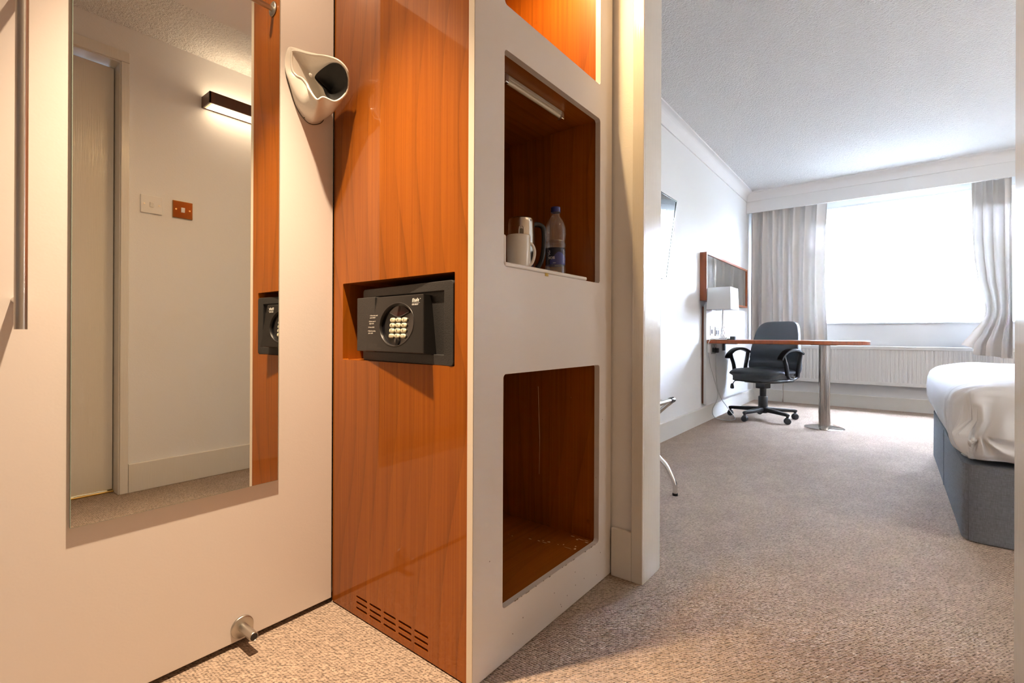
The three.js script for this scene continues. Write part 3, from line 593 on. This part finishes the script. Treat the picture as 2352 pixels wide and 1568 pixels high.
{
  const o = thing('radiator', 'long white ridged panel radiator under the window', 'radiator', [0, 0, 0]);
  const x0 = -1.02, x1 = 1.15, n = 64, zf = -6.31, s = new THREE.Shape(); s.moveTo(x0, -(zf - .012));
  s.lineTo(x0, -zf);
  for (let i = 0; i < n; i++) { const a = lerp(x0, x1, i / n), p = (x1 - x0) / n; s.lineTo(a + p * .12, -zf); s.lineTo(a + p * .28, -(zf - .0055)); s.lineTo(a + p * .62, -(zf - .0055)); s.lineTo(a + p * .78, -zf); s.lineTo(a + p, -zf); }
  s.lineTo(x1, -(zf - .012)); s.closePath();
  const g = extr(s, .345); rot(g, -Math.PI / 2, 0, 0); g.translate(0, .295, 0);
  part('ridged_panel', uvMetres(g), mRad, o);
  part('top_band', bx(x0 - .005, x1 + .005, .632, .668, zf - .075, zf + .004, .005), mRad, o);
  part('bottom_band', bx(x0, x1, .262, .298, zf - .02, zf + .003, .004), mRad, o);
  part('back_panel', bx(x0, x1, .27, .64, zf - .075, zf - .06, .004), mRad, o);
  for (const x of [x0 + .05, x1 - .05]) part('bracket', bx(x - .02, x + .02, .3, .6, ZW + .002, zf - .07), mRad, o);
  for (const x of [x0 + .03, x1 - .03]) part('pipe', cyl(V(x, .0, zf - .04), V(x, .27, zf - .04), .008), mChrome, o);
}

// ------------------------------------------------------------------ bedroom: left wall things
{ // television on a tilting bracket
  const o = thing('television', 'flat black television tilted on the bedroom wall', 'television', [-1.135, 1.40, -2.69]);
  const k = new THREE.Group(); k.rotation.z = 0;
  const tilt = -.13, T = g => rot(g, 0, 0, tilt);
  part('casing', T(bx(-.045, -.004, -.255, .255, -.455, .455, .006)), mPlastic, o);
  part('screen', T(bx(-.0045, -.002, -.243, .246, -.445, .445)), phys({ color: rgb(.006, .007, .008), roughness: .06, clearcoat: 1, clearcoatRoughness: .03 }), o);
  part('bezel', [T(bx(-.006, .001, .246, .256, -.456, .456, .002)), T(bx(-.006, .001, -.256, -.243, -.456, .456, .002)), T(bx(-.006, .001, -.256, .256, -.456, -.445, .002)), T(bx(-.006, .001, -.256, .256, .445, .456, .002))], mBlackGloss, o);
  part('wall_bracket', [bx(-.185, -.17, -.12, .12, -.1, .1), bx(-.175, -.045, .02, .05, -.06, -.04), bx(-.175, -.045, .02, .05, .04, .06)], mPlastic, o);
}
single('cable_trunking', 'white cable cover on the wall below the television', 'cable cover', bx(XL, XL + .018, .135, 1.36, -3.20, -3.13, .004), mWhite);
{
  const o = thing('wall_mirror', 'long wall mirror in a reddish wooden frame above the desk', 'mirror', [XL, 0, 0]);
  const z0 = -4.345, z1 = -5.855, y0 = 1.08, y1 = 1.503, d = .058, w = .018;
  part('mirror_glass', bx(.030, d - .010, y0 + w, y1 - w, z1 + w, z0 - w), std({ color: rgb(.72, .75, .74), metalness: 1, roughness: .01 }), o);
  for (const g of [bx(0, d, y0, y0 + w, z1, z0, .002), bx(0, d, y1 - w, y1, z1, z0, .002), bx(0, d, y0 + w, y1 - w, z0 - w, z0, .002), bx(0, d, y0 + w, y1 - w, z1, z1 + w, .002)]) part('frame', g, mWoodRed, o);
}
{
  const o = thing('desk_backboard', 'white wall panel with dark red edge behind the desk', 'panel', [XL, 0, 0]);
  part('board', bx(.022, .045, .168, 1.042, -5.92, -4.385, .002), mWhite, o);
  part('batten', bx(.001, .0215, .172, 1.03, -5.90, -4.415), mWoodRed, o);
}
function socket(label, y, z, h, w, m, n) {
  const o = thing('wall_socket', label, 'socket', [-1.275, y, z]);
  part('plate', bx(0, .007, -h / 2, h / 2, -w / 2, w / 2, .002), m, o);
  for (let i = 0; i < n; i++) { const c = lerp(-w / 2, w / 2, (i + .5) / n); part('insert', bx(.004, .0085, -h * .32, h * .12, c - w / n * .28, c + w / n * .28, .001), mPlastic, o); part('rocker', bx(.005, .010, h * .2, h * .4, c - .008, c + .008, .001), mWhite, o); }
}
socket('white data socket on the panel left of the lamp stem', .818, -4.53, .085, .075, mWhite, 1);
socket('steel double socket on the panel just behind the lamp', .812, -4.70, .085, .12, mSatin, 2);
socket('steel double socket on the panel below the desk top', .652, -4.60, .088, .15, mSatin, 2);
{
  const mCord = std({ color: rgb(.55, .55, .54), roughness: .5 });
  const o = thing('lamp_cord', 'thin grey lamp flex hanging in loops below the desk edge', 'cord');
  part('flex', tube([V(-1.214, .7418, -4.425), V(-1.235, .742, -4.378), V(-1.252, .70, -4.370), V(-1.257, .60, -4.40), V(-1.262, .50, -4.47), V(-1.262, .38, -4.58), V(-1.262, .24, -4.70), V(-1.264, .17, -4.66), V(-1.275, .10, -4.58), V(-1.268, .03, -4.62), V(-1.20, .006, -4.66), V(-1.13, .006, -4.72), V(-1.14, .02, -4.80), V(-1.20, .10, -4.80), V(-1.258, .20, -4.77), V(-1.262, .34, -4.66), V(-1.262, .52, -4.63), V(-1.255, .62, -4.615)], .0032, 260, 8), mCord, o);
  part('inline_switch', bx(-1.262, -1.244, .625, .695, -4.392, -4.366, .005), mWhite, o);
  part('plug', bx(-1.266, -1.235, .618, .66, -4.64, -4.595, .006), mPlastic, o);
}

// ------------------------------------------------------------------ desk, lamp, chair
{
  const o = thing('desk', 'wooden peninsula desk on a steel column in front of the chair', 'desk', [0, 0, 0]);
  const s = new THREE.Shape(); s.moveTo(-1.267, 4.40); s.lineTo(-.62, 4.43); s.bezierCurveTo(-.32, 4.46, -.135, 4.60, -.140, 4.76); s.bezierCurveTo(-.145, 4.93, -.36, 5.03, -.62, 5.02); s.lineTo(-1.267, 4.99); s.closePath();
  const g = extr(s, .022, { bevelEnabled: true, bevelSize: .006, bevelThickness: .005, bevelSegments: 3, curveSegments: 24 }); rot(g, Math.PI / 2, 0, 0); g.scale(1, 1, -1); const ix = g.index; 
  { const p = g.attributes.position, nn = g.attributes.normal; for (let i = 0; i < p.count; i += 3) { const t = [p.getX(i + 1), p.getY(i + 1), p.getZ(i + 1)], t2 = [nn.getX(i + 1), nn.getY(i + 1), nn.getZ(i + 1)]; p.setXYZ(i + 1, p.getX(i + 2), p.getY(i + 2), p.getZ(i + 2)); nn.setXYZ(i + 1, nn.getX(i + 2), nn.getY(i + 2), nn.getZ(i + 2)); p.setXYZ(i + 2, ...t); nn.setXYZ(i + 2, ...t2); } }
  g.computeBoundingBox(); g.translate(0, .737 - g.boundingBox.max.y, 0);
  part('desk_top', uvMetres(g), mWoodRed, o);
  const col = [], cx = -.447, cz = -4.845, fl = new THREE.Shape(); for (let i = 0; i <= 144; i++) { const a = i / 144 * 6.2832, r = .039 + .0022 * Math.pow(Math.abs(Math.cos(a * 6)), .5); fl[i ? 'lineTo' : 'moveTo'](Math.cos(a) * r, Math.sin(a) * r); }
  const cg = extr(fl, .693); rot(cg, -Math.PI / 2, 0, 0); cg.translate(cx, .012, cz);
  part('column', uvMetres(toCreasedNormals(cg, .5)), std({ color: rgb(.58, .55, .52), metalness: 1, roughness: .26 }), o);
  part('foot_plate', lathe([[0, .014], [.045, .014], [.11, .010], [.142, .004], [.146, 0], [0, 0]], 64).translate(cx, 0, cz), mChrome, o);
  part('mounting_plate', bx(cx - .09, cx + .09, .697, .704, cz - .09, cz + .09, .003), mPlastic, o);
  part('wall_bracket', [bx(-1.273, -1.262, .63, .702, -4.95, -4.9), bx(-1.273, -1.15, .692, .702, -4.95, -4.9)], mPlastic, o);
}
{
  const o = thing('table_lamp', 'desk lamp with square white shade and twisted chrome stem', 'lamp', [-1.155, .7374, -4.452], 0);
  const taper = (x0, x1, z0, z1, y0, k) => null;
  const wall = (u) => { const P = [[-1, -1], [1, -1], [1, 1], [-1, 1], [-1, -1]]; const i = Math.min(3, Math.floor(u * 4)), f = u * 4 - i; return [lerp(P[i][0], P[i + 1][0], f), lerp(P[i][1], P[i + 1][1], f)]; };
  const sg = gridGeo(64, 6, (u, v) => { const [a, b] = wall(u), k = 1 - .075 * v; return [a * .098 * k, .262 + .188 * v, b * .140 * k]; });
  part('shade', toCreasedNormals(sg, .6), mShade, o);
  part('shade_ring', [tube([V(-.094, .27, -.134), V(.094, .27, -.134), V(.094, .27, .134), V(-.094, .27, .134)], .0012, 64, 6, true, 0), cyl(V(-.094, .27, 0), V(.094, .27, 0), .0018, .0018, 8)], mChrome, o);
  part('base', [bx(-.05, .05, 0, .012, -.075, .065, .004), bx(-.028, .028, .012, .022, -.03, .03, .005)], mChrome, o);
  const twist = (ph, r0, r1, y0, y1) => tube(Array.from({ length: 14 }, (_, i) => { const t = i / 13; return V(Math.cos(ph + t * 4.5) * lerp(r0, r1, t), lerp(y0, y1, t), Math.sin(ph + t * 4.5) * lerp(r0, r1, t)); }), .0042, 60, 8);
  for (let k = 0; k < 3; k++) part('stem_rod', twist(k * 2.094, .018, .005, .02, .13), mChrome, o);
  part('stem', lathe([[.008, .12], [.0085, .135], [.0065, .15], [.009, .20], [.009, .225], [.012, .23], [.006, .236], [.006, .30], [0, .30]], 24), mChrome, o);
  part('bulb', lathe([[.010, .30], [.012, .315], [.027, .35], [.028, .37], [.018, .39], [0, .396]], 28), mWhite, o);
}
single('small_box', 'small dark box lying on the desk beside the lamp base', 'box', bx(-1.10, -1.06, .7374, .768, -4.50, -4.46, .004), mPlastic);

{ // swivel chair
  const th = -20 * D2R, o = thing('office_chair', 'black leather swivel chair with arm loops behind the desk', 'chair', [-.94, 0, -4.99], th);
  const dirs = [38, 110, 182, 254, 326];
  part('hub', lathe([[0, .058], [.034, .058], [.043, .066], [.043, .115], [.040, .12], [0, .12]], 32), mPlastic, o);
  for (const dg of dirs) {
    const a = dg * D2R, w = V(Math.cos(a), 0, Math.sin(a)).applyAxisAngle(V(0, 1, 0), -th), ang = Math.atan2(-w.z, w.x);
    const g = (() => { const L = .285, pos = [], idx = [], S = 14; for (let i = 0; i <= S; i++) { const t = i / S, x = .02 + t * (L - .005), hh = lerp(.022, .014, t), ww = lerp(.026, .017, t), y = lerp(.092, .080, t); for (let k = 0; k < 12; k++) { const q = k / 12 * 6.2832, e = (c) => Math.sign(c) * Math.pow(Math.abs(c), .6); pos.push(x, y + hh * e(Math.sin(q)) * (i === S ? .7 : 1), ww * e(Math.cos(q)) * (i === S ? .7 : 1)); } } for (let i = 0; i < S; i++) for (let k = 0; k < 12; k++) { const A = i * 12 + k, B = i * 12 + (k + 1) % 12; idx.push(A, A + 12, B + 12, A, B + 12, B); } for (let k = 1; k < 11; k++) idx.push(S * 12, S * 12 + k + 1, S * 12 + k); const q = new THREE.BufferGeometry(); q.setAttribute('position', new THREE.Float32BufferAttribute(pos, 3)); q.setIndex(idx); q.computeVertexNormals(); return uvMetres(q); })();
    const leg = part('base_leg', rot(g, 0, ang, 0), mPlastic, o);
    const c = w.clone().multiplyScalar(.286), t = rnd() * 1.2 + .3, ax = V(Math.cos(t), 0, Math.sin(t));
    const wheel = (s) => { const g2 = rot(lathe([[0, -.009], [.020, -.009], [.0265, -.004], [.0265, .004], [.020, .010], [0, .011]], 28), 0, 0, Math.PI / 2); if (s < 0) rot(g2, 0, Math.PI, 0); g2.translate(s * -.012, 0, 0); rot(g2, 0, -t, 0); return g2.translate(c.x, .0268, c.z); };
    const cas = part('caster_fork', [cyl(V(c.x, .03, c.z), V(c.x, .078, c.z), .010, .012, 14), superBox(.022, .016, .022, .8, 1, 24, 12, q => V(q.x + c.x, Math.max(q.y + .042, .034), q.z + c.z))], mPlastic, leg);
    part('wheel', wheel(1), mPlastic, leg); part('wheel', wheel(-1), mPlastic, leg);
  }
  part('column_sleeve', lathe([[.040, .11], [.040, .205], [.037, .212], [.030, .214]], 32), mPlastic, o);
  part('gas_strut', cyl(V(0, .2, 0), V(0, .335, 0), .028), mPlastic, o);
  part('mechanism', [bx(-.045, .045, .285, .345, -.05, .05, .008), bx(-.10, .10, .340, .362, -.12, .14, .006)], mPlastic, o);
  const lv = part('tilt_lever', tube([V(-.04, .345, .06), V(-.16, .345, .09), V(-.21, .342, .105), V(-.225, .325, .11), V(-.232, .31, .112)], .0045, 40, 8), mPlastic, o);
  part('lever_paddle', superBox(.016, .026, .012, .6, .7, 24, 16, q => V(q.x * (1 - q.y * 12) - .238, q.y + .290, q.z + .114)), mPlastic, lv);
  const nz = noiseField(14, 14, 401);
  part('seat', superBox(.232, .052, .240, .42, .38, 96, 40, q => { const k = q.y > 0 ? 1 : .9; q.y += .012 * (1 - (q.x / .24) ** 2) * (q.y > 0 ? .4 : 0) - .018 * sstep(.10, .25, q.z) + .012 * sstep(-.1, -.24, q.z); q.y += .004 * (nz(q.x * 2 + .5, q.z * 2 + .5) - .5); return V(q.x * k * (1 - .05 * sstep(0, -.25, q.z)), q.y + .415, q.z * k); }), mLeather, o);
  part('seat_pan', superBox(.215, .02, .21, .5, .4, 48, 16, q => V(q.x, q.y + .365, q.z)), mPlastic, o);
  part('backrest', superBox(.232, .262, .050, .40, .42, 112, 56, q => {
    const t = (q.y + .262) / .524, wd = lerp(1.06, .86, sstep(.1, 1, t)); let z = q.z * (1 - .25 * t);
    if (q.z > 0) { z -= .014 * Math.exp(-(((t - .30) / .022) ** 2)); z += .014 * Math.exp(-(((t - .16) / .12) ** 2)) + .006 * Math.exp(-(((t - .5) / .2) ** 2)); z += .005 * (nz(q.x * 1.7 + .3, q.y * 2.5) - .5) * (1 - t); }
    return V(q.x * wd, q.y + .650, z - .225 - .10 * (t - .2) * (t - .2) - .015 * t + .04 * (q.x / .23) ** 2);
  }), mLeather, o);
  part('back_bracket', strip([V(0, .345, -.05), V(0, .35, -.2), V(0, .40, -.275), V(0, .52, -.282)], .07, .012, 30), mPlastic, o);
  for (const s of [-1, 1]) {
    const x = s * .252;
    const arm = part('armrest', strip([V(x, .612, -.185), V(x, .640, -.10), V(x, .648, -.01), V(x, .632, .08), V(x, .588, .150), V(x, .562, .170)], .056, .026, 44, t => .85 + .15 * Math.sin(Math.PI * t)), mPlastic, o);
    part('armrest_post', strip([V(x, .425, .055), V(x, .50, .072), V(x, .572, .108), V(x, .61, .118)], .032, .024, 24), mPlastic, arm);
    part('armrest_post', strip([V(x, .625, -.165), V(x, .56, -.150), V(x, .48, -.125), V(x, .40, -.11)], .032, .024, 24), mPlastic, arm);
    part('armrest_rail', strip([V(x, .43, .06), V(x, .395, .02), V(x, .388, -.05), V(x, .405, -.115)], .026, .018, 24), mPlastic, arm);
    part('armrest_bolt', cyl(V(x - .02, .40, -.03), V(x + .016, .40, -.03), .009, .009, 12), mSatin, arm);
  }
}

// ------------------------------------------------------------------ bed
{
  const o = thing('divan_bed', 'grey upholstered divan bed made up with white bedding', 'bed', [0, 0, 0]);
  const s = rectShape(.212, 2.40, 2.515, 4.24, .055), g = extr(s, .288, { curveSegments: 12 }); rot(g, -Math.PI / 2, 0, 0); g.scale(1, 1, 1); g.translate(0, .004, 0);
  g.applyMatrix4(new THREE.Matrix4().identity());
  part('divan_base', uvMetres(toCreasedNormals(g, .6)), mDivan, o);
  part('seam', [cyl(V(.2115, .004, -3.38), V(.2115, .29, -3.38), .0022, .0022, 8)], mDivan, o);
}
{
  const n5 = noiseField(40, 40, 511), n6 = noiseField(16, 16, 512), n7 = noiseField(70, 70, 513);
  const cx = 1.30, cz = -3.378, hx = 1.115, hz = .885;
  const b = single('bedding', 'white sheet and duvet tucked round the mattress on the grey divan', 'bedding', superBox(hx, .165, hz, .34, .10, 420, 90, q => {
    const P = V(q.x + cx, q.y + .462, q.z + cz);
    const up = clamp((P.y - .30) / .3), side = 1 - sstep(.90, 1.0, Math.max(Math.abs(q.x) / hx, Math.abs(q.z) / hz) < .9 ? 0 : 1) ;
    const m0 = Math.max(Math.abs(q.x) / hx, Math.abs(q.z) / hz);
    if (q.y < 0) { const k = lerp(m0, 1, .8 * sstep(.55, .85, m0)) / Math.max(m0, 1e-3); P.x = cx + q.x * k; P.z = cz + q.z * k; q = V(q.x * k, q.y, q.z * k); }
    const ex = q.x / hx, ez = q.z / hz;
    // bellies out above the tuck, sags at the near corner
    const belly = .020 * Math.sin(Math.PI * clamp(up * 1.1)) ;
    if (Math.abs(ex) > .97) P.x += Math.sign(ex) * (belly - .016 * (1 - up)); if (Math.abs(ez) > .97) P.z += Math.sign(ez) * (belly - .010 * (1 - up));
    P.y += .012 * (n6(P.x * .5, P.z * .5) - .5) * sstep(.6, 1, up);
    // folds radiating from the tucked corner at the foot
    const fx = P.x - .262, fy = P.y - .405, r = Math.hypot(fx, fy), an = Math.atan2(fy, fx);
    if (ez > .85 && fx > -.03) { const k = Math.exp(-r / .12) * sstep(.004, .03, r); P.z += .020 * k * Math.sin(an * 8 + 2 * n6(r, .2)) - .016 * Math.exp(-((r / .03) ** 2)); P.z += .007 * (n5(P.x * .35, P.y * 1.6) - .5); }
    if (ex < -.85) { P.x += .008 * (n5(P.z * .8, P.y * .45) - .5) * (1 + 1.2 * sstep(-3.0, -2.6, P.z)) + .003 * (n7(P.z * .9, P.y * .5) - .5); }
    P.y += (1 - up) * .008 * n5(P.x * .4 + P.z * .7, .3);
    return P;
  }), mSheet);
}

// ------------------------------------------------------------------ bedside wall lamps beyond the frame, whose warm light falls on the pelmet and right curtain
function bedsideLamp(label, z) {
  const o = thing('bedside_lamp', label, 'wall lamp', [XR, 1.42, z], 0, 'bedside wall lamps');
  part('wall_plate', rot(lathe([[0, 0], [.05, 0], [.05, .012], [.042, .018], [0, .018]], 36), 0, 0, Math.PI / 2), mChrome, o);
  part('arm', tube([V(-.01, 0, 0), V(-.09, -.02, 0), V(-.15, -.01, 0), V(-.16, .03, 0)], .007, 30, 10), mChrome, o);
  part('lamp_shade', lathe([[.105, .02], [.075, .19]], 48).translate(-.16, 0, 0), phys({ color: rgb(.9, .84, .74), roughness: .95, transmission: .6, thickness: 0, side: THREE.DoubleSide }), o);
  part('bulb', lathe([[0, .04], [.012, .045], [.013, .06], [.028, .095], [.024, .12], [0, .135]], 24).translate(-.16, 0, 0), std({ color: rgb(.9, .85, .75), emissive: rgb(1, .8, .58), emissiveIntensity: 12 }), o);
  const l = new THREE.PointLight(rgb(1, .93, .87), BEDSIDE_CD, 0, 2); l.position.set(-.16, .092, 0); l.castShadow = true; l.shadow.radius = 1.3; o.add(l);
}
bedsideLamp('warm shaded wall lamp at the door side of the bed head', -2.25);
bedsideLamp('warm shaded wall lamp at the window side of the bed head', -4.50);

// ------------------------------------------------------------------ folding luggage rack by the wall
{
  const o = thing('luggage_rack', 'folding chrome luggage rack just inside the bedroom doorway', 'luggage rack', [0, 0, 0]);
  const z0 = -2.335, z1 = -1.80, r = .0115;
  part('leg_frame', [z0, z1].map(z => tube([V(-.822, .004, z), V(-.823, .05, z), V(-.832, .075, z), V(-.87, .14, z), V(-1.05, .30, z), V(-1.21, .445, z), V(-1.235, .462, z)], r, 60, 14, false, .2)).concat([cyl(V(-1.235, .462, z0 - .008), V(-1.235, .462, z1 + .008), r)]), mChrome, o);
  part('leg_frame', [z0 + .03, z1 - .03].map(z => tube([V(-1.235, .004, z), V(-1.234, .05, z), V(-1.225, .075, z), V(-1.18, .13, z), V(-1.0, .30, z), V(-.86, .435, z), V(-.835, .455, z), V(-.828, .466, z)], r, 60, 14, false, .2)).concat([cyl(V(-.828, .466, z0 + .02), V(-.828, .466, z1 - .02), r)]), mChrome, o);
  for (const z of [z0, z1]) part('rubber_foot', cyl(V(-.822, 0, z), V(-.822, .012, z), .013, .013, 16), mBlack, o);
  part('corner_joint', cyl(V(-.828, .466, z0 + .015), V(-.828, .466, z0 + .06), .0135, .0135, 16), mBlack, o);
  for (const z of [-2.22, -2.07, -1.92]) part('strap', bx(-1.235, -.828, .468, .471, z - .02, z + .02), mBlack, o);
}

renderer.render(scene, camera);
